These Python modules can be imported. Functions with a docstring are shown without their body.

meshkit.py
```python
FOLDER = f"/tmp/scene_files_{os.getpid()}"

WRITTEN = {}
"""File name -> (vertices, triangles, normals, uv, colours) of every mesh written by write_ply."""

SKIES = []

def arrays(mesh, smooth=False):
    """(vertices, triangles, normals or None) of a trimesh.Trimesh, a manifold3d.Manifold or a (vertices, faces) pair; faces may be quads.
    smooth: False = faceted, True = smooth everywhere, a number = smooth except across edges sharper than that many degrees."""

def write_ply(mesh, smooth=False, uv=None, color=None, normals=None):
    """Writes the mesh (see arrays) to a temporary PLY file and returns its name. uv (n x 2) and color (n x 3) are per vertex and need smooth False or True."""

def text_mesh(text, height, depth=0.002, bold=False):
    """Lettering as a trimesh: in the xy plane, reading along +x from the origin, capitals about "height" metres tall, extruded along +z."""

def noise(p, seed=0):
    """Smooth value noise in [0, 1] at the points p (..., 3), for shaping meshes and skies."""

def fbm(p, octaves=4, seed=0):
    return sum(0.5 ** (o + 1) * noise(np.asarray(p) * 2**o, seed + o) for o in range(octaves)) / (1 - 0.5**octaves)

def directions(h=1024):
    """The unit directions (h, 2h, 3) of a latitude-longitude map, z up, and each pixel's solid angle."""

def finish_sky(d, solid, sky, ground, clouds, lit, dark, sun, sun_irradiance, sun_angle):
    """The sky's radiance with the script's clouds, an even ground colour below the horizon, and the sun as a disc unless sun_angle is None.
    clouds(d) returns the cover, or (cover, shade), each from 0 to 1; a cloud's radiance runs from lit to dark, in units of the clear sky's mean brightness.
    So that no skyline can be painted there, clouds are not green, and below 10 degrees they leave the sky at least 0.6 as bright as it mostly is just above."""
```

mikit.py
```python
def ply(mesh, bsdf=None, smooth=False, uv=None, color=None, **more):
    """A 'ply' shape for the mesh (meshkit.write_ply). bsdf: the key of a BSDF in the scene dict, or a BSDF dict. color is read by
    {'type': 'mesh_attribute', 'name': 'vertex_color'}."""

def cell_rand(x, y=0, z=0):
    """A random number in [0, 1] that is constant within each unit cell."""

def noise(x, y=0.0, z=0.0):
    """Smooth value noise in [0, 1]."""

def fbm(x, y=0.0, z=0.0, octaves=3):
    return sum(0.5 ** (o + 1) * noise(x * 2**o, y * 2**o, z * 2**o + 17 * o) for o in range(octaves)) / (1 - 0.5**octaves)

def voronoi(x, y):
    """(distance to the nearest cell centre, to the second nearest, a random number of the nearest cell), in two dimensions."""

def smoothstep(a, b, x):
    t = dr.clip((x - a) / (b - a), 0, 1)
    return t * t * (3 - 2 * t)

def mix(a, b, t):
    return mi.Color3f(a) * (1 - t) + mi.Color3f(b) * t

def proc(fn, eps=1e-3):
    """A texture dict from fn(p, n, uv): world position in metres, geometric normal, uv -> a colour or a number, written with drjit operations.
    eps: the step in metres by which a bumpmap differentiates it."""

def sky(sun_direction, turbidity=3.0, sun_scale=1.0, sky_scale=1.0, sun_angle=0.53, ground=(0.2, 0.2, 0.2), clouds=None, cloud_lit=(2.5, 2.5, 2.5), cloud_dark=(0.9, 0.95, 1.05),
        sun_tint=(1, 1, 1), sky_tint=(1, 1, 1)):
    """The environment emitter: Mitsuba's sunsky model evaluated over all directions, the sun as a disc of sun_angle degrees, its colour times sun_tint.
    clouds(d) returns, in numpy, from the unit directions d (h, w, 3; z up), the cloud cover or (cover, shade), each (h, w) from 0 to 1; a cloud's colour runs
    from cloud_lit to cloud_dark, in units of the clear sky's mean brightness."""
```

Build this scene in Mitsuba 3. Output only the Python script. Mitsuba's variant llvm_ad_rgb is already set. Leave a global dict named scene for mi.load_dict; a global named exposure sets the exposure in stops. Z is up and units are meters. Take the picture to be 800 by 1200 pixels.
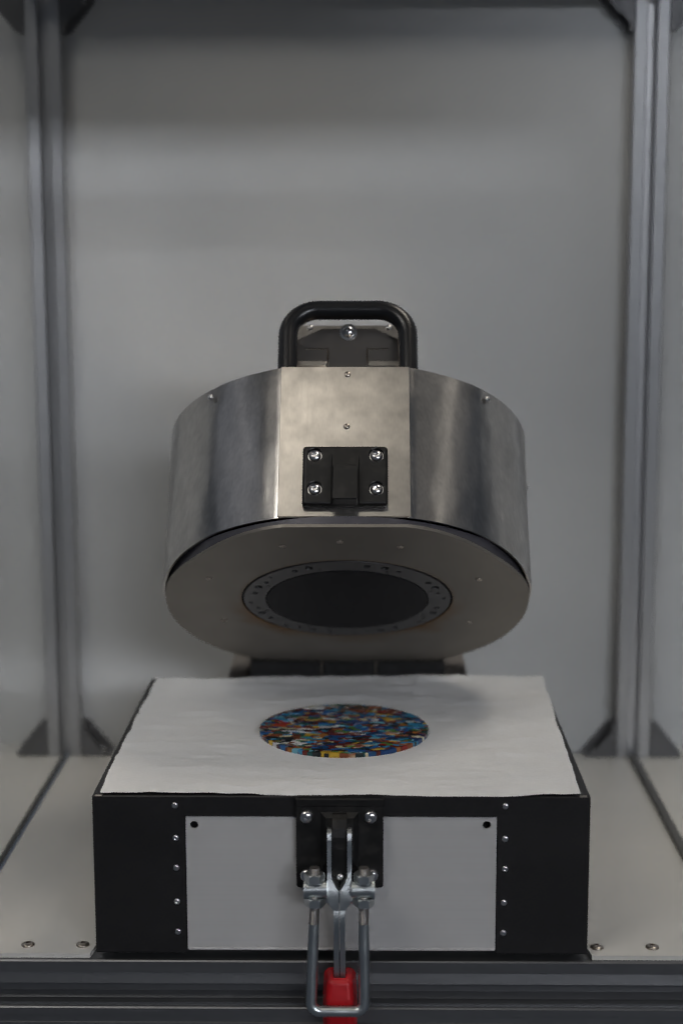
import math, random
import numpy as np
import trimesh, shapely, manifold3d
from shapely.geometry import Polygon, Point
from shapely import affinity
import drjit as dr
import mitsuba as mi
import mikit, meshkit
from mikit import proc, noise, fbm, smoothstep, mix

T = mi.ScalarTransform4f
random.seed(7)
rng = np.random.default_rng(7)
scene, labels = {}, {}

# ------------------------------------------------------------------ camera
F, YAW, PITCH, ROLL = 1862.8, 0.01556, 0.15956, -0.00253
EYE = np.array([0.01549, -0.94737, 0.43769])
fwd = np.array([-math.sin(YAW) * math.cos(PITCH), math.cos(YAW) * math.cos(PITCH), -math.sin(PITCH)])
right = np.array([math.cos(YAW), math.sin(YAW), 0.0])
up0 = np.cross(right, fwd)
upv = -right * math.sin(ROLL) + up0 * math.cos(ROLL)
scene['camera'] = {'type': 'thinlens', 'fov': math.degrees(2 * math.atan(400 / F)), 'fov_axis': 'x', 'aperture_radius': 0.0075,
                   'focus_distance': 1.03, 'near_clip': 0.01, 'far_clip': 60.0,
                   'to_world': T().look_at(origin=EYE.tolist(), target=(EYE + fwd).tolist(), up=upv.tolist())}
exposure = 0.0

# ------------------------------------------------------------------ light: unseen ceiling lamps placed for light and reflections, and even dim light for the room
scene['room_light'] = {'type': 'constant', 'radiance': {'type': 'rgb', 'value': [0.044, 0.051, 0.063]}}
LAMPS = [  # x, y, z, size x, size y, turn in degrees, colour (radiance), label
    (-0.49, -0.95, 2.35, 1.00, 0.80, 14, (1.50, 1.39, 1.22), 'unseen dim warm panel above the bench front, placed to be mirrored in the front plate'),
    (-1.35, -1.55, 2.30, 1.00, 1.00, 0, (6.2, 5.95, 5.55), 'unseen bright square lamp high at the front left, placed to light the paper and wall'),
    (0.90, 0.46, 2.35, 0.60, 1.00, 0, (8.4, 7.6, 6.5), 'unseen lamp high above the right side, placed to light the floor on the right'),
    (2.85, -0.35, 2.40, 0.30, 1.20, 0, (.9, .84, .75), 'unseen narrow lamp far out to the right, placed to put a streak on the drum'),
    (3.00, -0.40, 2.43, 2.40, 3.00, 0, (.110, .103, .094), 'unseen wide faint panel out to the right, standing in for lit ceiling mirrored in the drum'),  # stands in for lit ceiling that lightens the right of the drum
    (-3.70, -0.40, 2.40, 2.40, 3.20, 0, (.155, .162, .182), 'unseen wide dim panel far out to the left, standing in for lit ceiling mirrored in the drum'),  # stands in for lit ceiling, evens the left of the drum
    (-3.00, 0.35, 2.36, 0.14, 1.20, 0, (.75, .75, .80), 'unseen thin lamp out to the left, placed to put a streak on the drum'),
    (2.90, -6.30, 2.25, 4.00, 2.00, 0, (18.4, 19.1, 20.6), 'unseen long bright lamp far behind on the right, placed to light the back wall'),
]


def lamp(i, x, y, z, sx, sy, turn, col, text):
    key = 'unseen_ceiling_light' + ('_%03d' % i if i else '')
    R = trimesh.transformations.rotation_matrix(math.radians(turn), [0, 0, 1])
    R[:3, 3] = (x, y, z)
    scene[key + '__housing'] = mikit.ply(trimesh.creation.box([sx + .06, sy + .06, .05]).apply_translation([0, 0, .029]).apply_transform(R), 'm_lamp_housing')
    v = np.array([[-sx / 2, -sy / 2, 0], [sx / 2, -sy / 2, 0], [sx / 2, sy / 2, 0], [-sx / 2, sy / 2, 0]]) @ R[:3, :3].T + R[:3, 3]
    scene[key + '__diffuser'] = mikit.ply((v, [[0, 2, 1], [0, 3, 2]]), 'm_lamp_housing', emitter={'type': 'area', 'radiance': {'type': 'rgb', 'value': list(col)}})
    labels[key] = {'label': text, 'category': 'lamp', 'group': 'unseen ceiling lights'}


# ------------------------------------------------------------------ materials
def rgb(*c):
    return {'type': 'rgb', 'value': list(c) if len(c) > 1 else [c[0]] * 3}


def pbsdf(color, rough=.4, metal=0., two=True, spec=.5, **k):
    d = {'type': 'principled', 'base_color': color if isinstance(color, dict) else rgb(*color), 'roughness': rough, 'metallic': metal, **k}
    if not metal:
        d['specular'] = spec
    return {'type': 'twosided', 'bsdf': d} if two else d


def bump(b, fn, scale, eps=1e-3):
    return {'type': 'bumpmap', 'arbitrary': proc(fn, eps), 'scale': scale, 'bsdf': b}


def M(name, d):
    scene['m_' + name] = d


M('lamp_housing', pbsdf((.7, .7, .7), .5))


def wall_col(p, n, uv):
    v = fbm(p.x * 6, p.y * 6, p.z * 2.5) - .5
    return mi.Color3f(.588, .590, .580) * (1 + .06 * v)


M('wall', pbsdf(proc(wall_col), .34, spec=.45))


def floor_col(p, n, uv):
    v = fbm(p.x * 9, p.y * 9, 2.) - .5
    return mi.Color3f(.56, .545, .51) * (1 + .12 * v)


M('floor', pbsdf(proc(floor_col), proc(lambda p, n, uv: .32 + .16 * fbm(p.x * 14, p.y * 14, 4.)), spec=.45))


def alu_col(p, n, uv):
    v = fbm(p.x * 40, p.y * 40, p.z * 3) - .5
    return mi.Color3f(.50, .50, .505) * (1 + .14 * v)


M('alu', pbsdf(proc(alu_col), .42, .78))


def beam_col(p, n, uv):
    v = fbm(p.x * 5, p.y * 60, p.z * 120) - .5
    s = smoothstep(.76, .9, noise(p.x * 40, p.z * 700, 2.)) * smoothstep(.5, .7, noise(p.x * 9, p.z * 30, 7.))
    return mi.Color3f(.165, .167, .172) * (1 + .16 * v + .2 * s)


M('beam', pbsdf(proc(beam_col), .40, .80))


def steel_col(p, n, uv):
    a = fbm(p.x * 34, p.y * 34, p.z * 26) - .5
    b = fbm(p.x * 130, p.y * 130, p.z * 110) - .5
    s = smoothstep(.72, .9, noise(p.x * 260, p.y * 260, p.z * 80))
    return mi.Color3f(.54, .515, .485) * (1 + .36 * a + .26 * b + .10 * s + .16 * (noise(p.x * 900, p.y * 900, p.z * 45) - .5))


def steel_rough(p, n, uv):
    a = fbm(p.x * 22, p.y * 22, p.z * 30 + 9.)
    b = fbm(p.x * 120, p.y * 120, p.z * 300)
    return .12 + .13 * a + .06 * b


M('steel', pbsdf(proc(steel_col), proc(steel_rough), 1.))


def front_rough(p, n, uv):
    return .12 + .16 * fbm(p.x * 40, p.y * 40, p.z * 40 + 9.) + .04 * noise(p.x * 900, p.z * 60)


def front_col(p, n, uv):
    a = smoothstep(.3, .7, fbm(p.x * 30, p.y * 30, p.z * 24 + 3.)) - .5
    b = fbm(p.x * 140, p.y * 140, p.z * 120) - .5
    g = noise(p.x * 1400, p.y * 300, p.z * 300) - .5
    return mi.Color3f(.55, .52, .475) * (1 + .26 * a + .40 * b + .07 * g)


M('front_steel', pbsdf(proc(front_col), proc(front_rough), 1.))
M('bracket_steel', pbsdf(proc(lambda p, n, uv: mi.Color3f(.44, .395, .35) * (1 + .2 * (fbm(p.x * 60, p.y * 60, p.z * 60) - .5))), .27, 1.))

M('shaded_bracket', pbsdf(proc(lambda p, n, uv: mi.Color3f(.27, .24, .21) * (1 + .3 * (fbm(p.x * 60, p.y * 60, p.z * 60) - .5))), .24, 1.))  # bracket steel darkened in colour for the dark room it mirrors
HC = np.array([0.0021, 0.1600, 0.1959])
HA = 0.5774
ch, sh = math.cos(HA), math.sin(HA)


def plate_col(p, n, uv):
    # local coordinates of the hinged head: heat stains follow the rim of the heated ring
    x = p.x - HC[0]
    y = (p.y - HC[1]) * ch - (p.z - HC[2]) * sh
    r = dr.sqrt(x * x + y * y)
    w = .5 * fbm(x * 45, y * 45, 1.)
    side = smoothstep(-.01, .05, y)
    ang = dr.abs(x) / dr.maximum(r, 1e-4)
    burn = side * (.45 + .55 * smoothstep(.35, .75, ang)) * (1 - smoothstep(.0745, (.083 + .044 * w), r)) * smoothstep(.0735, .0745, r)
    ring = .55 * (1 - smoothstep(.0745, .0775 + .004 * w, r))
    v = fbm(x * 30, y * 30, 3.) - .5
    c = mi.Color3f(.23, .21, .183) * (1 + .18 * v)
    c = mix(c, mi.Color3f(.20, .095, .018), dr.minimum(.85 * burn * (.5 + w * 1.6) + ring * .6, .9))
    return c


M('plate', pbsdf(proc(plate_col), .46, .75))
M('platen_ring', pbsdf((.14, .137, .137), .42, .8))
M('platen', pbsdf(proc(lambda p, n, uv: mi.Color3f(.007, .007, .0085) * (1 + .25 * (fbm(p.x * 90, p.y * 90, p.z * 90) - .5))), .5, spec=.25))
M('gap_dark', pbsdf((.010, .010, .010), .6, spec=.3))
M('insulation', pbsdf((.075, .073, .085), .45, .4))
M('black_rubber', pbsdf(proc(lambda p, n, uv: mi.Color3f(.009, .009, .010) * (1 + .5 * (fbm(p.x * 70, p.y * 70, p.z * 70) - .5))), .27, spec=.5))


def keeper_col(p, n, uv):
    d = smoothstep(.5, .75, fbm(p.x * 150, p.y * 150, p.z * 150))
    return mix(mi.Color3f(.007, .0066, .0062), mi.Color3f(.020, .018, .016), d * .6)


M('black_cast', pbsdf(proc(keeper_col), proc(lambda p, n, uv: .34 + .25 * fbm(p.x * 180, p.y * 180, p.z * 180)), spec=.35))


def char_col(p, n, uv):
    v = noise(p.x * 1500, p.y * 1500, p.z * 1500) - .5
    w = fbm(p.x * 26, p.y * 26, p.z * 26) - .5
    return mi.Color3f(.0135, .0127, .0128) * (1 + .35 * v + .5 * w)


M('charcoal', pbsdf(proc(char_col), .42, spec=.36))


def panel_col(p, n, uv):
    v = fbm(p.x * 10, p.y * 10, p.z * 10) - .5
    s = noise(p.x * 12, p.z * 1100, 3.) - .5
    return mi.Color3f(.44, .43, .42) * (1 + .07 * v + .03 * s)


M('panel', pbsdf(proc(panel_col), .45, spec=.4))
M('chrome', pbsdf((.72, .71, .70), .2, 1.))
M('zinc', pbsdf(proc(lambda p, n, uv: mi.Color3f(.60, .63, .63) * (1 + .25 * (fbm(p.x * 140, p.y * 140, p.z * 60) - .5))), proc(lambda p, n, uv: .22 + .2 * fbm(p.x * 200, p.y * 200, p.z * 90)), 1.))
M('thread', bump(pbsdf((.42, .39, .37), .38, 1., two=False), lambda p, n, uv: .5 + .5 * dr.sin(p.z * 6283.), .00025, 1e-4))
M('red', pbsdf(proc(lambda p, n, uv: mi.Color3f(.38, .006, .010) * (1 + .3 * (fbm(p.x * 90, p.y * 90, p.z * 40) - .5))), .36, spec=.45))
M('dark_cast', pbsdf((.15, .15, .152), .38, .4))
M('gasket', pbsdf((.085, .085, .08), .5))
M('clear', {'type': 'thindielectric', 'int_ior': 1.49, 'specular_transmittance': rgb(.88, .895, .91)})


def paper_col(p, n, uv):
    v = fbm(p.x * 16, p.y * 30, 1.) - .5
    f = noise(p.x * 900, p.y * 1800, 3.) - .5
    return mi.Color3f(.71, .705, .692) * (1 + .09 * v + .06 * f)


M('paper', pbsdf(proc(paper_col), .7, spec=.25, two=True))
M('flake', pbsdf({'type': 'mesh_attribute', 'name': 'vertex_color'}, .13, spec=.6))
M('disc_base', pbsdf((.07, .15, .22), .2, spec=.5))

# ------------------------------------------------------------------ mesh helpers
HEAD = np.eye(4)
HEAD[:3, :3] = [[1, 0, 0], [0, ch, sh], [0, -sh, ch]]
HEAD[:3, 3] = HC


def numbered(key):
    if key not in scene:
        return key
    k = 1
    while '%s_%03d' % (key, k) in scene:
        k += 1
    return '%s_%03d' % (key, k)


def put(key, mesh, mat, smooth=30, tf=None, **kw):
    if hasattr(mesh, 'to_mesh'):
        m = mesh.to_mesh()
        mesh = trimesh.Trimesh(np.array(m.vert_properties[:, :3]), np.array(m.tri_verts))
    if tf is not None:
        mesh = mesh.copy()
        mesh.apply_transform(tf)
    key = numbered(key)
    scene[key] = mikit.ply(mesh, 'm_' + mat, smooth=smooth, **kw)
    return key


def lab(key, label, cat=None, group=None, kind=None):
    d = {}
    if label: d['label'] = label
    if cat: d['category'] = cat
    if group: d['group'] = group
    if kind: d['kind'] = kind
    labels[key] = d


def hull(pts):
    return manifold3d.Manifold.hull_points(np.asarray(pts, float))


def cbox(x0, x1, y0, y1, z0, z1, c=.0006):
    """box with chamfered edges"""
    pts = []
    for sx, x in ((1, x0), (-1, x1)):
        for sy, y in ((1, y0), (-1, y1)):
            for sz, z in ((1, z0), (-1, z1)):
                pts += [[x, y + sy * c, z + sz * c], [x + sx * c, y, z + sz * c], [x + sx * c, y + sy * c, z]]
    return hull(pts)


def rhull(pts, r, n=2):
    s = trimesh.creation.icosphere(n, r).vertices
    return hull(np.vstack([s + np.asarray(p) for p in pts]))


def to_tm(m):
    q = m.to_mesh()
    return trimesh.Trimesh(np.array(q.vert_properties[:, :3]), np.array(q.tri_verts))


def extrude(poly, h, axis='z'):
    """shapely polygon extruded to height h; axis x: polygon is (y, z); axis y: polygon is (x, z), extruded to +y"""
    polys = [np.array(poly.exterior.coords)[:-1]] + [np.array(i.coords)[:-1] for i in poly.interiors]
    m = manifold3d.CrossSection(polys, manifold3d.FillRule.EvenOdd).extrude(h)
    if axis == 'x':
        m = m.transform(np.array([[0, 0, 1, 0], [1, 0, 0, 0], [0, 1, 0, 0]], float))
    if axis == 'y':
        m = m.transform(np.array([[1, 0, 0, 0], [0, 0, -1, h], [0, 1, 0, 0]], float))
    return m


def cyl(r, h, n=32, r2=None):
    return manifold3d.Manifold.cylinder(h, r, r if r2 is None else r2, n)


def tube(path, r, n=16):
    path = np.asarray(path, float)
    t = np.gradient(path, axis=0)
    t /= np.linalg.norm(t, axis=1, keepdims=True)
    ref = np.array([0, 1, 0.]) if abs(t[0][1]) < .9 else np.array([1, 0, 0.])
    V, Fc = [], []
    a0 = np.cross(t[0], ref)
    a0 /= np.linalg.norm(a0)
    for i, p in enumerate(path):
        a0 = a0 - t[i] * (a0 @ t[i])
        a0 /= np.linalg.norm(a0)
        b0 = np.cross(t[i], a0)
        for k in range(n):
            w = 2 * math.pi * k / n
            V.append(p + r * (math.cos(w) * a0 + math.sin(w) * b0))
    for i in range(len(path) - 1):
        for k in range(n):
            a, b = i * n + k, i * n + (k + 1) % n
            Fc += [[a, b, b + n], [a, b + n, a + n]]
    m = len(V)
    V += [path[0], path[-1]]
    for k in range(n):
        Fc += [[m, (k + 1) % n, k], [m + 1, (len(path) - 1) * n + k, (len(path) - 1) * n + (k + 1) % n]]
    return trimesh.Trimesh(np.array(V), np.array(Fc), process=False)


def fillet(pts, rad, seg=8):
    """polyline with its inner corners rounded"""
    pts = [np.asarray(p, float) for p in pts]
    out = [pts[0]]
    for a, b, c in zip(pts, pts[1:], pts[2:]):
        u, v = (a - b) / np.linalg.norm(a - b), (c - b) / np.linalg.norm(c - b)
        ang = math.acos(np.clip(u @ v, -1, 1))
        d = rad / math.tan(ang / 2)
        p0, p1 = b + u * d, b + v * d
        cen = b + (u + v) / np.linalg.norm(u + v) * rad / math.sin(ang / 2)
        e0, e1 = p0 - cen, p1 - cen
        om = math.acos(np.clip(e0 @ e1 / rad ** 2, -1, 1))
        for k in range(seg + 1):
            s = k / seg
            out.append(cen + (math.sin((1 - s) * om) * e0 + math.sin(s * om) * e1) / math.sin(om))
    out.append(pts[-1])
    dense = [out[0]]
    for a, b in zip(out, out[1:]):
        n = max(1, int(np.linalg.norm(b - a) / .006))
        for k in range(1, n + 1):
            dense.append(a + (b - a) * k / n)
    return np.array(dense)


def frame(pos, nrm):
    """transform whose +z is nrm, at pos"""
    z = np.asarray(nrm, float)
    z /= np.linalg.norm(z)
    x = np.cross([0, 0, 1.], z) if abs(z[2]) < .95 else np.array([1., 0, 0])
    x -= z * (x @ z)
    x /= np.linalg.norm(x)
    m = np.eye(4)
    m[:3, 0], m[:3, 1], m[:3, 2], m[:3, 3] = x, np.cross(z, x), z, pos
    return m


def button_screw(r, h, hexr, washer=0., turn=0.):
    """button head screw, standing on z = 0, with a hexagon socket"""
    prof = [(r, 0), (r, h * .25)] + [(r * math.cos(a), h * .25 + h * .75 * math.sin(a)) for a in np.linspace(.18, 1.25, 7)]
    prof = [(0, 0)] + prof + [(0, h * .25 + h * .75 * math.sin(1.25))]
    m = manifold3d.CrossSection([np.array(prof)]).revolve(28)
    m = m - cyl(hexr, h, 6).rotate((0, 0, turn)).translate((0, 0, h * .42))
    if washer:
        m = m + cyl(washer, .0007, 28).translate((0, 0, -.0004))
    return to_tm(m)


def hexnut(r, h, hole):
    m = cyl(r, h, 6)
    cone = manifold3d.CrossSection([np.array([(0, 0), (r * .90, 0), (r * 1.02, h * .16), (r * 1.02, h * .84), (r * .90, h), (0, h)])]).revolve(36)
    return to_tm((m ^ cone) - cyl(hole, 4 * h, 20).translate((0, 0, -h)))


def tslot(w, slots_front=True):
    """outline of a square aluminium extrusion of side w with a slot in each face (x, y about the centre)"""
    h, g, lip, cav, dep = w / 2, w * .135, w * .075, w * .27, w * .30
    pts = []
    side = [(-h + .0012, -h), (-g - .0008, -h), (-g, -h + .0008), (-g, -h + lip), (-cav, -h + lip), (-cav * .75, -h + dep), (cav * .75, -h + dep), (cav, -h + lip), (g, -h + lip), (g, -h + .0008), (g + .0008, -h), (h - .0012, -h)]
    for k in range(4):
        c, s = round(math.cos(k * math.pi / 2)), round(math.sin(k * math.pi / 2))
        pts += [(x * c - y * s, x * s + y * c) for x, y in side]
    return Polygon(pts)


# ------------------------------------------------------------------ setting: bench floor, back wall
FT = .003
lab('floor', 'pale grey bench floor sheets under the press', kind='structure')
inner = Polygon([(-.2477, .0035), (-.1600, .0035), (-.1575, .0205), (.1560, .0205), (.1585, .0035), (.2487, .0035), (.2487, .4212), (-.2477, .4212)])
put('floor__sheet', extrude(inner, FT).translate((0, 0, -FT)), 'floor', False)
put('floor__sheet', cbox(-.95, -.2537, .0035, .4424, -FT, 0, .0004), 'floor', False)
put('floor__sheet', cbox(.2527, .95, .0035, .4424, -FT, 0, .0004), 'floor', False)
for x, y in ((-.2019, .0156), (-.1667, .0160), (.1632, .0153), (.1986, .0157), (-.2725, .0158), (.2725, .0158)):
    put('floor__screw', button_screw(.0043, .0019, .0016, .0, 20 * random.random()), 'bracket_steel', tf=frame((x, y, .0001), (0, 0, 1)))
lab('wall', 'pale grey back wall panels of the enclosure', kind='structure')
put('wall__panel', cbox(-.2490, .2480, .4220, .4250, .0005, .78, .0004), 'wall', False)
put('wall__panel', cbox(-.95, -.2545, .4430, .4460, -.003, .78, .0004), 'wall', False)
put('wall__panel', cbox(.2535, .95, .4430, .4460, -.003, .78, .0004), 'wall', False)

# ------------------------------------------------------------------ aluminium frame
PX = (-.2517, .2507)
P30 = tslot(.030)
for i, x in enumerate(PX):
    side = ('left', 'right')[i]
    k = 'aluminium_post' + ('_001' if i else '')
    put(k, extrude(P30, .80).translate((x, .4212, .0004)), 'alu')
    lab(k, f'upright slotted aluminium post at the {side} rear corner behind the press', 'post', 'rear corner posts')
put('top_rear_beam', to_tm(extrude(P30, .471)).apply_transform(trimesh.transformations.rotation_matrix(math.pi / 2, [0, 1, 0])).apply_translation([-.2360, .4212, .6655]), 'alu')
lab('top_rear_beam', 'slotted aluminium beam across the top of the back wall', 'beam')
put('unseen_header', cbox(-.265, .265, -.014, .016, .648, .800, .001), 'alu')  # out of view, placed to shade the top of the back wall
lab('unseen_header', 'unseen header above the open front, placed to shade the top of the back wall', 'beam')

put('unseen_shelf', cbox(-.265, .265, .376, .4060, .6520, .6560, .0006), 'alu')  # out of view, blocks ceiling light from the wall just below
lab('unseen_shelf', 'unseen shelf strip under the top rear beam, placed to shade the wall below it', 'shelf')

put('unseen_rail', cbox(-.265, .265, -.107, -.101, .606, .614, .001), 'alu')  # out of view, put here to cast a faint shade band on the wall
lab('unseen_rail', 'unseen thin rail across the open front, placed to cast a faint shade band on the wall', 'rail')

# front beam: outline (y, z), drawn as seen from its end
Yf = .0005
prof = [(Yf + .0009, -.0032), (Yf, -.0041), (Yf, -.0112), (Yf + .0008, -.0114), (Yf + .0016, -.0118), (Yf + .0003, -.0186), (Yf + .0006, -.0196), (Yf + .0030, -.0198), (Yf + .0030, -.0212),
        (Yf + .0090, -.0215), (Yf + .0125, -.0250), (Yf + .0125, -.0290), (Yf + .0090, -.0325), (Yf + .0030, -.0328), (Yf + .0030, -.0346), (Yf + .0009, -.0347), (Yf, -.0356), (Yf, -.0400), (Yf + .0010, -.0405),
        (Yf + .0010, -.0450), (Yf, -.0455), (Yf, -.0555), (Yf + .003, -.056), (Yf + .012, -.0600), (Yf + .012, -.0680), (Yf + .003, -.0720), (Yf, -.0725), (Yf, -.0820), (Yf + .001, -.0832),
        (Yf + .039, -.0832), (Yf + .040, -.0822), (Yf + .040, -.0042), (Yf + .039, -.0032)]
put('front_beam', extrude(Polygon(prof), 1.9, 'x').translate((-.95, 0, 0)), 'beam', 20)
lab('front_beam', 'grooved aluminium beam running along the front edge of the bench', 'beam')

# clear side panels in the grooves of the posts, with their rubber strips on the floor
for i, x in enumerate(PX):
    side = ('left', 'right')[i]
    k = 'clear_side_panel' + ('_001' if i else '')
    put(k + '__pane', ([[x, .010, .002], [x, .4075, .002], [x, .4075, .78], [x, .010, .78]], [[0, 1, 2], [0, 2, 3]]), 'clear', False)
    w = (.0013, .0034)[i]
    put(k + '__gasket', cbox(x - w, x + w, .0035, .4060, -.001, .0042, .0008), 'gasket')
    lab(k, f'clear upright side panel standing on the floor to the {side} of the press', 'panel', 'clear side panels')


def corner_bracket(inner, ribs, a=.0270, b=.0300, d=.0145):
    """die cast angle in the x-z plane: legs along +x (floor) and +z (post), corner at the origin, front face at y = 0"""
    tri = Polygon([(0, 0), (a, 0), (a, .0030), (a * .93, .0062), (.0072, b * .94), (.0030, b), (0, b)])
    body = extrude(tri, d, 'y')
    inset = Polygon([(.0032, .0032), (a * 1.3, .0032), (.0032, b * 1.3)])
    body = body - extrude(inset, d - .0044, 'y').translate((0, .0022, 0))
    if inner:  # the front cheek is lower than the rear one and lets the screws show
        body = body - extrude(Polygon([(a * .76, .0032), (a * 1.3, .0032), (.0032, b * 1.4), (.0032, b * .80)]), .006, 'y').translate((0, -.003, 0))
    for k in range(ribs):
        body = body + hull([(x + t, y, z + t) for t in (0, .0011) for y in (-.0007, .0004) for x, z in ((.0045 + .0035 * k, .0165 - .0005 * k), (.0135 + .0030 * k, .0060 - .0005 * k))])
    return to_tm(body)


for sx, (post, side) in ((-1, (PX[0], 'left')), (1, (PX[1], 'right'))):
    for inn in (1, -1):
        for top in (0, 1):
            m = corner_bracket(inn == 1, 3 if top else 0)
            sc = np.eye(4)
            sgn = -sx * inn
            sc[0, 0], sc[2, 2] = sgn, (-1 if top else 1)
            m.apply_transform(sc)
            ox, oz = post + sgn * .0151, (.6502 if top else .0003)
            yo = .4065
            m.apply_translation([ox, yo, oz])
            # every bracket is a thing of its own
            n = 0
            base = 'corner_bracket'
            while base in labels:
                n += 1
                base = 'corner_bracket_%03d' % n
            put(base + '__casting', m, 'dark_cast')
            for q in (0, 1):
                zs = -1 if top else 1
                if q:
                    pos, nn = (ox + sgn * .0035, yo + .0072, oz + zs * .0165), (sgn, 0, 0)
                else:
                    pos, nn = (ox + sgn * .0165, yo + .0072, oz + zs * .0035), (0, 0, zs)
                put(base + '__screw', button_screw(.0042, .0024, .0018), 'chrome', tf=frame(pos, nn))
            lab(base, 'dark cast corner bracket at the %s of the %s post, on its %s side' % (('foot', 'top')[top], side, ('outer', 'inner')[inn == 1]), 'corner bracket', 'cast corner brackets on the posts')

# ------------------------------------------------------------------ base box of the press
BX0, BX1, BB, BH = -.1553, .1549, .2775, .1060
OX0, OX1, OZ1 = -.0978, .0976, .0930
lab('base_box', 'charcoal sheet metal base box standing on the bench floor with a pale front panel', 'box')
shell = cbox(BX0, BX1, 0, BB, .0022, BH, .0007)
shell = shell - cbox(OX0, OX1, -.01, .030, -.01, OZ1, .0003)
put('base_box__shell', shell, 'charcoal', 20)
pan = Polygon([(OX0 + .0006, .0048), (OX1 - .0006, .0048), (OX1 - .0006, OZ1 - .0008), (OX0 + .0006, OZ1 - .0008)])
for x, z in ((-.0919, .0866), (.0908, .0870)):
    pan = pan.difference(Point(x, z).buffer(.0026, 16))
put('base_box__front_panel', extrude(pan, .0020, 'y').translate((0, .0012, 0)), 'panel', False)
lab('base_box__front_panel', 'pale grey metal front panel with a hole in each upper corner')
put('base_box__panel_lip', cbox(OX0 + .001, OX1 - .001, .0004, .0026, .0040, .0056, .0004), 'panel')
put('base_box__dark_inside', cbox(OX0 + .0008, OX1 - .0008, .0085, .0110, .0030, OZ1 - .001, .0003), 'gap_dark')  # near-black sheet: shade of the box interior put into its colour
for x in (-.1030, .1020):
    for j, z in enumerate((.0999, .0786, .0590, .0367, .0166)):
        put('base_box__rivet', button_screw(.0020, .0012, .0009, 0, 60 * random.random()), 'chrome', tf=frame((x - (.0006 * (4 - j) / 4 if x < 0 else -.0003 * (4 - j) / 4) + rng.normal(0, .0002), .0, z), (0, -1, 0)))
for x in (-.140, .140):
    for y in (.022, .255):
        put('base_box__foot', cyl(.009, .0030).translate((x, y, .0000)), 'gap_dark')
for x in (BX0 + .0042, BX1 - .0046):
    put('base_box__edge_fold', cbox(x - .0022, x + .0022, -.0003, .0022, BH - .0006, BH + .0003, .0002), 'bracket_steel')

# ------------------------------------------------------------------ paper sheet on the box
nx, ny = 230, 260
u, v = np.meshgrid(np.linspace(0, 1, nx), np.linspace(0, 1, ny))


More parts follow.
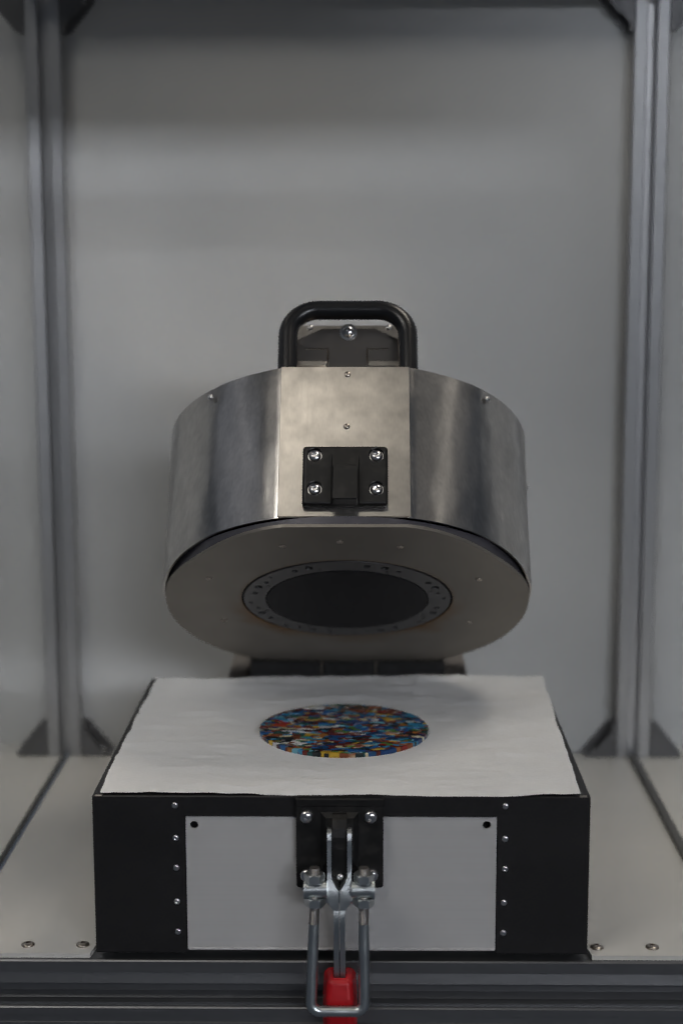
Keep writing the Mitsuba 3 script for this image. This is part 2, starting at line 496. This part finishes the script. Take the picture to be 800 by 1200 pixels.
def wob(t, seed, amp):
    return amp * (meshkit.fbm(np.stack([t * 9, t * 0 + seed, t * 0], -1), 4, seed) - .5) * 2


y0 = .0014 - .0016 * u + wob(u, 3, .0015)
y1 = .2730 + wob(u, 4, .0008)
x0 = -.1508 + wob(v, 5, .0011) + .0012 * v
x1 = .1487 + .0068 * v ** 1.1 * .9 + wob(v, 6, .0007)
px_, py_ = x0 + (x1 - x0) * u, y0 + (y1 - y0) * v
P = np.stack([px_ * 16 + 9 * py_, py_ * 62, px_ * 0], -1)
pz = (.0052 * (meshkit.fbm(P, 5, 11) - .42)) + .0026 * (meshkit.fbm(np.stack([px_ * 7, py_ * 12, px_ * 0], -1), 2, 12) - .4)
edge = np.minimum(np.minimum(u, 1 - u) * 14, np.minimum(v, 1 - v) * 14).clip(0, 1)
calm = np.clip((np.hypot(px_, py_ - .130) - .050) / .035, .12, 1)
fold = sum((1 - np.abs(2 * meshkit.noise(np.stack([px_ * fx + py_ * fk, py_ * fy - px_ * fk, px_ * 0 + 7 * n_], -1), 30 + n_) - 1)) ** 9 for n_, (fx, fy, fk) in enumerate(((9, 26, 4), (14, 34, -7), (20, 15, 6))))
pz = BH + .0016 + (pz + .0007 * fold) * calm + .0004 * (1 - edge) * (meshkit.fbm(np.stack([px_ * 40, py_ * 40, px_ * 0], -1), 2, 14))
front_curl = np.clip(1 - v / .025, 0, 1)
pz = pz - .0010 * front_curl
pz = np.maximum(pz, BH + .00035)
V = np.stack([px_, py_, pz], -1).reshape(-1, 3)
idx = np.arange(nx * ny).reshape(ny, nx)
q = np.stack([idx[:-1, :-1], idx[:-1, 1:], idx[1:, 1:], idx[1:, :-1]], -1).reshape(-1, 4)
Vb = V - [0, 0, .00025]
qb = q[:, ::-1] + len(V)
ring = np.concatenate([idx[0, :], idx[1:, -1], idx[-1, -2::-1], idx[-2:0:-1, 0]])
rq = np.stack([ring, ring + len(V), np.roll(ring, -1) + len(V), np.roll(ring, -1)], -1)
put('paper_sheet', trimesh.Trimesh(np.vstack([V, Vb]), np.vstack([np.vstack([k[:, [0, 1, 2]], k[:, [0, 2, 3]]]) for k in (q, qb, rq)]), process=False), 'paper', 40)
lab('paper_sheet', 'creased white baking paper sheet lying on top of the charcoal box', 'paper')

# ------------------------------------------------------------------ disc of fused plastic flakes
DC, DR, DZ, DT = (.0, .1300), .0592, BH + .0019, .0030
lab('plastic_disc', 'round slab of fused multicoloured plastic flakes lying on the white paper', 'disc')
put('plastic_disc__base', cyl(DR - .0006, DT - .0007, 96).translate((*DC, DZ)), 'disc_base')
pts = []
for k in range(140):
    r, a = DR * (1 - .09 * random.random()), random.random() * 2 * math.pi
    pts.append((r * math.cos(a) / 2.1, r * math.sin(a)))
for k in range(1300):
    r, a = DR * math.sqrt(random.random()) * 1.01, random.random() * 2 * math.pi
    pts.append((r * math.cos(a) / 2.1, r * math.sin(a)))
rim = Point(0, 0).buffer(DR, 64)
cells = [affinity.scale(g, 2.1, 1, origin=(0, 0)).intersection(rim) for g in shapely.voronoi_polygons(shapely.MultiPoint(pts), extend_to=Point(0, 0).buffer(.1)).geoms]
cells = [c for c in cells if c.geom_type == 'Polygon' and c.area > 1e-7]
for _ in range(6000):
    if len(cells) <= 720:
        break
    i = random.randrange(len(cells))
    c = cells[i]
    nb = [j for j in range(len(cells)) if j != i and abs(c.centroid.x - cells[j].centroid.x) < .012 and abs(c.centroid.y - cells[j].centroid.y) < .007 and c.area + cells[j].area < 6.5e-5 and c.intersection(cells[j]).length > .0008]
    if not nb:
        continue
    j = random.choice(nb)
    m = shapely.union(c, cells[j])
    if m.geom_type != 'Polygon' or len(m.interiors):
        continue
    cells = [x for n, x in enumerate(cells) if n not in (i, j)] + [m]
big = set(sorted(range(len(cells)), key=lambda k: -cells[k].area)[:298])
small = []
PAL = [((.006, .045, .15), 12), ((.010, .095, .28), 11), ((.03, .24, .42), 10), ((.16, .42, .52), 5), ((.12, .014, .010), 17), ((.22, .060, .020), 14), ((.36, .13, .022), 5), ((.56, .36, .03), 4),
       ((.62, .56, .36), 4), ((.72, .72, .70), 4), ((.008, .012, .016), 20), ((.012, .085, .075), 7), ((.08, .20, .05), 3), ((.30, .02, .012), 2)]
wts = np.array([w for _, w in PAL], float)
for n, c in enumerate(cells):
    g = c.buffer(-.00006).simplify(.00006)
    if g.is_empty or g.geom_type != 'Polygon':
        g = c.simplify(.0001)
    col, c2 = (np.array(PAL[i][0]) for i in rng.choice(len(PAL), 2, p=wts / wts.sum()))
    h = DT + rng.normal(0, .00014)
    low = extrude(g, h - .00022)
    g2 = g.buffer(-.00022)
    top = extrude(g2, h) if (not g2.is_empty and g2.geom_type == 'Polygon') else low
    mm = to_tm(low + top)
    mm = mm.subdivide() if len(mm.faces) < 60 and n in big else mm
    mm.unmerge_vertices()
    w = np.clip((meshkit.noise(np.asarray(mm.vertices) * 420 + n * 3.7, n) - .55) * 3, 0, 1)[:, None]
    if rng.random() < .45:
        w = w * 0
    cc = (col * (1 - w) + c2 * w) * (.58 + .50 * rng.random())
    mm.apply_translation([*DC, DZ])
    if n not in big:
        small.append((np.asarray(mm.vertices), np.asarray(mm.faces), cc))
        continue
    key = numbered('plastic_disc__flake')
    scene[key] = mikit.ply(mm, 'm_flake', smooth=False, color=cc)

off = np.cumsum([0] + [len(a[0]) for a in small])
scene['plastic_disc__small_flakes'] = mikit.ply((np.vstack([a[0] for a in small]), np.vstack([a[1] + o for a, o in zip(small, off)])), 'm_flake', smooth=False, color=np.vstack([a[2] for a in small]))
lab('plastic_disc__small_flakes', 'small multicoloured flakes between the larger ones', kind='stuff')

# ------------------------------------------------------------------ hinged press head (modelled closed, then swung open)
HD = .1222
lab('press_head', 'round brushed steel press head tilted open above the charcoal box, with its heating plate showing', 'press head')


def drum_outline(R, yf, n=360, bend=.006):
    th = np.linspace(0, 2 * math.pi, n, endpoint=False)
    x, y = R * np.sin(th), -R * np.cos(th)
    y = np.where(y < 0, y * .1265 / .1305, y)
    k = np.clip((yf - y), 0, None)
    return np.stack([x, y + k], -1)


def wavy(o, amp, seed):
    th = np.arctan2(o[:, 0], -o[:, 1])
    w = meshkit.fbm(np.stack([np.sin(th) * 5, np.cos(th) * 5, th * 0 + seed], -1), 3, seed) - .5
    return w * amp


R0, YF = .1305, -.1193
out = drum_outline(R0, YF)
zs = np.linspace(0, 1, 24)
rows = []
for z in zs:
    th = np.arctan2(out[:, 0], -out[:, 1])
    zb = .0034 + .0081 * np.clip((np.cos(th) - .25) / .5, 0, 1) ** .8
    zz = zb + (HD - zb) * z
    w = .0011 * (meshkit.fbm(np.stack([np.sin(th) * 7, np.cos(th) * 7, zz * 16], -1), 4, 21) - .5)
    w = w * np.clip((np.abs(out[:, 0]) - .046) / .008, 0, 1)
    rr = np.linalg.norm(out, axis=1)
    o = out * ((rr + w) / rr)[:, None]
    rows.append(np.column_stack([o, zz]))
outer = np.array(rows)
innr = outer.copy()
innr[..., :2] *= 1 - .0014 / R0
nz, nn = outer.shape[:2]
V = np.vstack([outer.reshape(-1, 3), innr.reshape(-1, 3)])
I = np.arange(nz * nn).reshape(nz, nn)
J = np.roll(I, -1, axis=1)
f = [np.stack([I[:-1], J[:-1], J[1:], I[1:]], -1).reshape(-1, 4)]
f.append(f[0][:, ::-1] + nz * nn)
f.append(np.stack([I[0] + nz * nn, J[0] + nz * nn, J[0], I[0]], -1))
f.append(np.stack([I[-1], J[-1], J[-1] + nz * nn, I[-1] + nz * nn], -1))
f = np.vstack(f)
skin = trimesh.Trimesh(V, np.vstack([f[:, [0, 1, 2]], f[:, [0, 2, 3]]]), process=False)
put('press_head__drum_skin', skin, 'steel', 12, HEAD)
lab('press_head__drum_skin', 'curved brushed steel skin with streaks and smudges')
put('press_head__lid', extrude(Polygon(out * .988), .0015).translate((0, 0, HD - .0035)), 'steel', False, HEAD)
# flat front plate: a sheet with its own edges, slightly bent skin beside it
fp = cbox(-.0438, .0426, YF - .0011, YF - .0001, .0119, HD + .0003, .0003)
put('press_head__front_plate', fp, 'front_steel', 20, HEAD)
lab('press_head__front_plate', 'flat warm steel front plate between the two curved sides')
for x, z in ((.0010, .1165), (.0006, .0772)):
    put('press_head__screw', button_screw(.0021, .0012, .0010), 'bracket_steel', tf=HEAD @ frame((x, YF - .0011, z), (0, -1, 0)))
for th, z in ((-.80, .1150), (.84, .1150), (1.50, .085)):
    put('press_head__screw', button_screw(.0023, .0017, .0010), 'chrome', tf=HEAD @ frame((R0 * math.sin(th) * 1.001, -R0 * math.cos(th) * 1.001, z), (math.sin(th), -math.cos(th), 0)))
# tray under the skin and bottom plate
half = [(.0, -.1308), (.0395, -.1308), (.0600, -.1215), (.0820, -.1020), (.1010, -.0770), (.1160, -.0520), (.1255, -.0270), (.1290, .0), (.1290, .0250), (.1240, .0560), (.1070, .0965), (.0820, .1240), (.0700, .1320), (.0, .1370)]
from scipy.interpolate import PchipInterpolator


def smooth_outline(h):
    h = np.array(h)
    a, b = h[1], h[-2]
    mid = h[1:-1]
    s = np.concatenate([[0], np.cumsum(np.linalg.norm(np.diff(mid, axis=0), axis=1))])
    t = np.linspace(0, s[-1], 90)
    from scipy.interpolate import CubicSpline
    c = CubicSpline(s, mid)(t)
    r_ = np.vstack([h[:1], c, h[-1:]])
    l_ = r_[::-1] * [-1, 1]
    return np.vstack([r_, l_[1:-1]])


po = smooth_outline(half)
plate = Polygon(po).difference(Point(0, .0002).buffer(.0750, 64))
scr = [(-.0036, -.1067), (-.0412, -.0995), (.0359, -.0981), (-.0946, -.0416), (.0911, -.0403), (-.0914, .0423), (.0891, .0454)]
put('press_head__bottom_plate', extrude(plate, .0022), 'plate', 20, HEAD)
lab('press_head__bottom_plate', 'flat bottom plate with brown heat stains round the heating ring')
for x, y in scr:
    put('press_head__bottom_screw', button_screw(.0022, .0010, .0010), 'bracket_steel', tf=HEAD @ frame((x, y, -.0000), (0, 0, -1)))
tray = Polygon(po).buffer(-.0016).intersection(Polygon(drum_outline(.1280, -.1296)))
put('press_head__tray', extrude(tray, .0085).translate((0, 0, .0022)), 'insulation', 25, HEAD)
ringp = Point(0, .0002).buffer(.0734, 64).difference(Point(0, .0002).buffer(.0580, 64))
hr = random.Random(3)
for k in range(8):
    a = math.radians(22.5 + 45 * k)
    for da, rr, rad in ((0, .0668, .0029), (.17, .0655, .0017), (-.17, .0662, .0023), (.32, .0686, .0015), (.085, .0614, .0013)):
        aa = a + da + hr.uniform(-.02, .02)
        if hr.random() < .95:
            ringp = ringp.difference(Point(rr * math.cos(aa), rr * math.sin(aa) + .0002).buffer(rad, 8))
put('press_head__platen_ring', extrude(ringp, .0022).translate((0, 0, -.0004)), 'platen_ring', 20, HEAD)
lab('press_head__platen_ring', 'steel ring drilled with small holes round the heating plate')
put('press_head__dark_backing', cyl(.0752, .0006, 64).translate((0, .0002, .0020)), 'gap_dark', 20, HEAD)  # near-black disc: shade in the ring holes and gap put into its colour
put('press_head__heating_plate', to_tm(cyl(.0572, .0026, 96)).apply_translation([0, .0002, -.0006]), 'platen', 20, HEAD)
lab('press_head__heating_plate', 'round dark coated heating plate')

# latch keeper on the front plate
KP = YF - .0012
kb = [(-.0255, KP - .004, .0200), (.0252, KP - .004, .0200), (-.0255, KP - .004, .0576), (.0252, KP - .004, .0576)]
keeper = rhull([(x, y - .0000, z) for x, y, z in kb] + [(x, KP, z) for x, y, z in kb], .0024)
keeper = keeper ^ cbox(-.06, .06, -.2, KP, 0, .1, .0001)
nose = hull(np.vstack([trimesh.creation.icosphere(1, .0010).vertices + np.array(p) for p in
                       [(-.0072, KP - .003, .0455), (.0072, KP - .003, .0455), (-.0072, KP - .0125, .0415), (.0072, KP - .0125, .0415), (-.0072, KP - .0135, .0190), (.0072, KP - .0135, .0190), (-.0078, KP - .003, .0190), (.0078, KP - .003, .0190)]]))
ridge = hull([(-.0085, KP - .006, .056), (.0085, KP - .006, .056), (-.0085, KP - .0082, .0465), (.0085, KP - .0082, .0465), (-.0095, KP - .006, .018), (.0095, KP - .006, .018), (-.0085, KP - .0082, .0195), (.0085, KP - .0082, .0195), (-.011, KP - .001, .057), (.011, KP - .001, .057), (-.011, KP - .001, .018), (.011, KP - .001, .018)])
keeper = keeper + ridge + nose
BOLTS = [(-.0200, .0534), (.0203, .0534), (-.0198, .0293), (.0202, .0293)]
for x, z in BOLTS:
    keeper = keeper - cyl(.0052, .02, 28).rotate((90, 0, 0)).translate((x, KP - .0036, z))
put('press_head__latch_keeper', keeper, 'black_cast', 35, HEAD)
lab('press_head__latch_keeper', 'black cast latch keeper bolted to the front plate with four bolts')
for x, z in BOLTS:
    put('press_head__latch_keeper__bolt', button_screw(.0040, .0030, .0018, .0046, 30 * random.random()), 'chrome', tf=HEAD @ frame((x, KP - .0034, z), (0, -1, 0)))

# brackets under the handle: a slotted sheet leaning forward, a flat one behind it
BT = .25
BRK = np.eye(4)
BRK[:3, :3] = [[1, 0, 0], [0, math.cos(BT), -math.sin(BT)], [0, math.sin(BT), math.cos(BT)]]
BRK[:3, 3] = (0, -.0800, HD)
BRK = HEAD @ BRK
tri = Polygon([(-.0400, -.0020), (.0420, -.0020), (.0420, .0345), (.0385, .0393), (.0198, .0481), (-.0176, .0481), (-.0365, .0391), (-.0400, .0345)])
for a, b in ((-.0132, -.0290), (.0143, .0290)):
    tri = tri.difference(shapely.box(a - .0006, .0210, a + .0006, .0340)).difference(shapely.box(min(a, b), .0329, max(a, b), .0338))
put('press_head__handle_bracket', extrude(tri, .0016, 'y'), 'shaded_bracket', 20, BRK)
lab('press_head__handle_bracket', 'slotted steel bracket sheet standing behind the black handle')
for a, b in ((-.0385, -.0139), (.0150, .0405)):
    put('press_head__handle_tab', cbox(a, b, -.0890, -.0868, .1400, .1452, .0008), 'front_steel', 40, HEAD)
put('press_head__dome_bolt', button_screw(.0042, .0034, .0012, .0060), 'chrome', tf=BRK @ frame((.0011, -.0002, .0456), (0, -1, 0)))
put('press_head__spacer', cyl(.0050, .0120, 24).rotate((-90, 0, 0)).translate((.0011, .0012, .0430)), 'bracket_steel', 20, BRK)
back = Polygon([(-.0440, HD - .003), (.0460, HD - .003), (.0460, .1700), (.0400, .1790), (-.0380, .1790), (-.0440, .1700)])
put('press_head__back_sheet', extrude(back, .0018, 'y').translate((0, -.0790, 0)), 'front_steel', 20, HEAD)
for x in (-.0262, .0295):
    put('press_head__back_screw', button_screw(.0022, .0016, .0010), 'chrome', tf=HEAD @ frame((x, -.0792, .1772), (0, -1, 0)))
hy, hz = -.1090, .1735
path = fillet([(-.0402, hy, HD - .0010), (-.0402, hy, hz), (.0422, hy, hz), (.0422, hy, HD - .0010)], .0205, 12)
put('press_head__handle', tube(path, .0066, 24), 'black_rubber', 40, HEAD)
lab('press_head__handle', 'black rounded carrying handle on top of the press head')
for x in (-.0402, .0422):
    put('press_head__handle_foot', cyl(.0078, .0026, 24).translate((x, hy, HD - .0016)), 'chrome', 30, HEAD)

# ------------------------------------------------------------------ hinge behind the head
lab('hinge', 'black three part hinge block behind the box with a grey steel plate', 'hinge')
for a, b in ((-.0765, -.0206), (-.0184, .0222), (.0244, .0780)):
    put('hinge__knuckle', cbox(a, b, .2778, .2915, .0930, .1205, .0012), 'gap_dark', 20)
for a, b in ((-.0203, -.0187), (.0225, .0241)):
    put('hinge__spacer', cbox(a, b, .2785, .2910, .0935, .1200, .0004), 'bracket_steel', 20)
for a, b in ((-.0765, -.0695), (.0750, .0782)):
    put('hinge__ear', cbox(a, b, .2800, .2910, .1206, .1290, .0008), 'gap_dark', 20)
put('hinge__plate', extrude(Polygon([(-.1010, .0800), (.1020, .0800), (.0900, .1360), (-.0865, .1360)]), .0020, 'y').translate((0, .2918, 0)), 'bracket_steel', 20)

# ------------------------------------------------------------------ toggle clamp on the front of the box
lab('toggle_clamp', 'hanging steel toggle clamp with U bolt and red grip on the box front', 'clamp')
cx = -.0008
bp = shapely.box(-.0256, .0503, .0241, .1050).buffer(.0022, 8)
put('toggle_clamp__base_plate', extrude(bp, .0032, 'y').translate((0, -.0046, 0)), 'black_cast', 20)
lab('toggle_clamp__base_plate', 'black mounting plate with rounded corners')
put('toggle_clamp__top_flange', cbox(-.0283, .0272, -.0052, .0005, .1010, .1062, .0006), 'black_cast', 20)
for x, z in ((-.0214, .0944), (.0183, .0944), (-.0214, .0562), (.0190, .0562)):
    put('toggle_clamp__screw', button_screw(.0041, .0030, .0014), 'chrome', tf=frame((x, -.0046, z), (0, -1, 0)))
# cast body between the lever plates
side = [(-.0046, .0975), (-.0080, .0972), (-.0120, .0950), (-.0150, .0905), (-.0162, .0850), (-.0166, .0780), (-.0160, .0640), (-.0145, .0560), (-.0046, .0530)]
body = extrude(Polygon(side).buffer(-.001).buffer(.001, 6), .0088, 'x').translate((cx - .0044, 0, 0))
web = hull([(cx - .012, -.0045, .0975), (cx + .012, -.0045, .0975), (cx - .0085, -.0075, .0945), (cx + .0085, -.0075, .0945), (cx - .012, -.0045, .060), (cx + .012, -.0045, .060), (cx - .0085, -.0075, .066), (cx + .0085, -.0075, .066)])
put('toggle_clamp__body', body + web, 'black_cast', 25)
put('toggle_clamp__rivet', button_screw(.0021, .0016, .0008), 'chrome', tf=frame((cx + .0003, -.0162, .0600), (0, -1, .2)))
# lever: two sheet plates, apart at the top, drawn together below into one strip
plate_top = Polygon([(-.0075, .0885), (-.0160, .0905), (-.0192, .0890), (-.0205, .0850), (-.0210, .0760), (-.0216, .0660), (-.0236, .0610), (-.0100, .0610), (-.0085, .0800)]).buffer(-.0008).buffer(.0012, 6)
for s in (-1, 1):
    a = cx + s * .0062
    put('toggle_clamp__lever_plate', extrude(plate_top, .0026, 'x').translate((a - .0013, 0, 0)), 'zinc', 25)
    cheek = Polygon([(s * .0075, .0625), (s * .0049, .0625), (s * .0042, .0600), (s * .0003, .0545), (s * .0003, .0395), (s * .0031, .0395), (s * .0042, .0430), (s * .0070, .0480), (s * .0078, .0540)])
    ck = extrude(cheek, .0140, 'y').translate((cx, -.0275, 0))
    cut = extrude(Polygon([(-.0225, .0640), (-.0262, .0560), (-.0285, .0470), (-.0285, .0380), (-.0170, .0380), (-.0140, .0500), (-.0120, .0640)]), .04, 'x').translate((cx - .02, 0, 0))
    put('toggle_clamp__lever_cheek', ck ^ cut, 'zinc', 25)
    front = [(-.0255, .0470), (-.0272, .0435), (-.0283, .0400), (-.0287, .0365), (-.0284, .0325), (-.0275, .0280), (-.0262, .0230), (-.0248, .0180), (-.0234, .0130), (-.0221, .0080), (-.0211, .0030), (-.0203, -.0030), (-.0195, -.0120), (-.0190, -.0300)]
    strip = Polygon(front + [(y + .0105, z) for y, z in front[::-1]])
    put('toggle_clamp__lever_strip', extrude(strip, .0032, 'x').translate((cx + s * .0019 - .0016, 0, 0)), 'zinc', 30)
grip = rhull([(cx + sx_ * w, y, z) for sx_ in (-1, 1) for (y, z, w) in ((-.0215, -.0080, .0040), (-.0110, -.0068, .0054), (-.0232, -.0160, .0046), (-.0085, -.0190, .0060), (-.0225, -.0720, .0048), (-.0065, -.0720, .0062))], .0046, 3)
grip = grip - cbox(cx - .0040, cx + .0040, -.0222, -.0080, -.014, .02, .0005)
put('toggle_clamp__grip', grip, 'red', 35)
lab('toggle_clamp__grip', 'red plastic grip on the lever end')
# trunnion pins, U bolt, nuts
xl, xr = -.0158, .0142
RY = -.0265
for s, x in ((-1, xl), (1, xr)):
    a, b = (x - .0066, cx - .0075) if s < 0 else (cx + .0075, x + .0066)
    pin = cyl(.0050, b - a, 32).rotate((0, 90, 0)).translate((a, RY, .0560))
    pin = pin + cyl(.0060, .0016, 32).rotate((0, 90, 0)).translate((a if s < 0 else b - .0016, RY, .0560))
    put('toggle_clamp__trunnion', to_tm(pin), 'zinc', 30)
ub = fillet([(xl - .0006, RY - .0011, .0345), (xl - .0026, RY - .0060, -.0205), (xr + .0004, RY - .0060, -.0205), (xr, RY - .0011, .0345)], .0060, 10)
put('toggle_clamp__u_bolt', tube(ub, .0034, 20), 'zinc', 40)
lab('toggle_clamp__u_bolt', 'bent steel U bolt hanging from two nuts')
for s, x in ((-1, xl), (1, xr)):
    put('toggle_clamp__thread', tube([(x, RY, .0700), (x, RY - .0002, .0470), (x - (.0006 if s < 0 else 0), RY - .0012, .0330)], .0031, 20), 'thread', 40)
    put('toggle_clamp__nut', hexnut(.0064, .0052, .0030), 'zinc', 20, tf=frame((x, RY, .0612), (0, 0, 1)))
    put('toggle_clamp__nut', hexnut(.0064, .0052, .0030), 'zinc', 20, tf=frame((x, RY, .0458), (.03, 0, 1)))
put('toggle_clamp__pivot_pin', to_tm(cyl(.0021, .0200, 20).rotate((0, 90, 0)).translate((cx - .0100, -.0190, .0460))), 'chrome', 30)

# ------------------------------------------------------------------ unseen ceiling lights
for i, a in enumerate(LAMPS):
    lamp(i, *a)
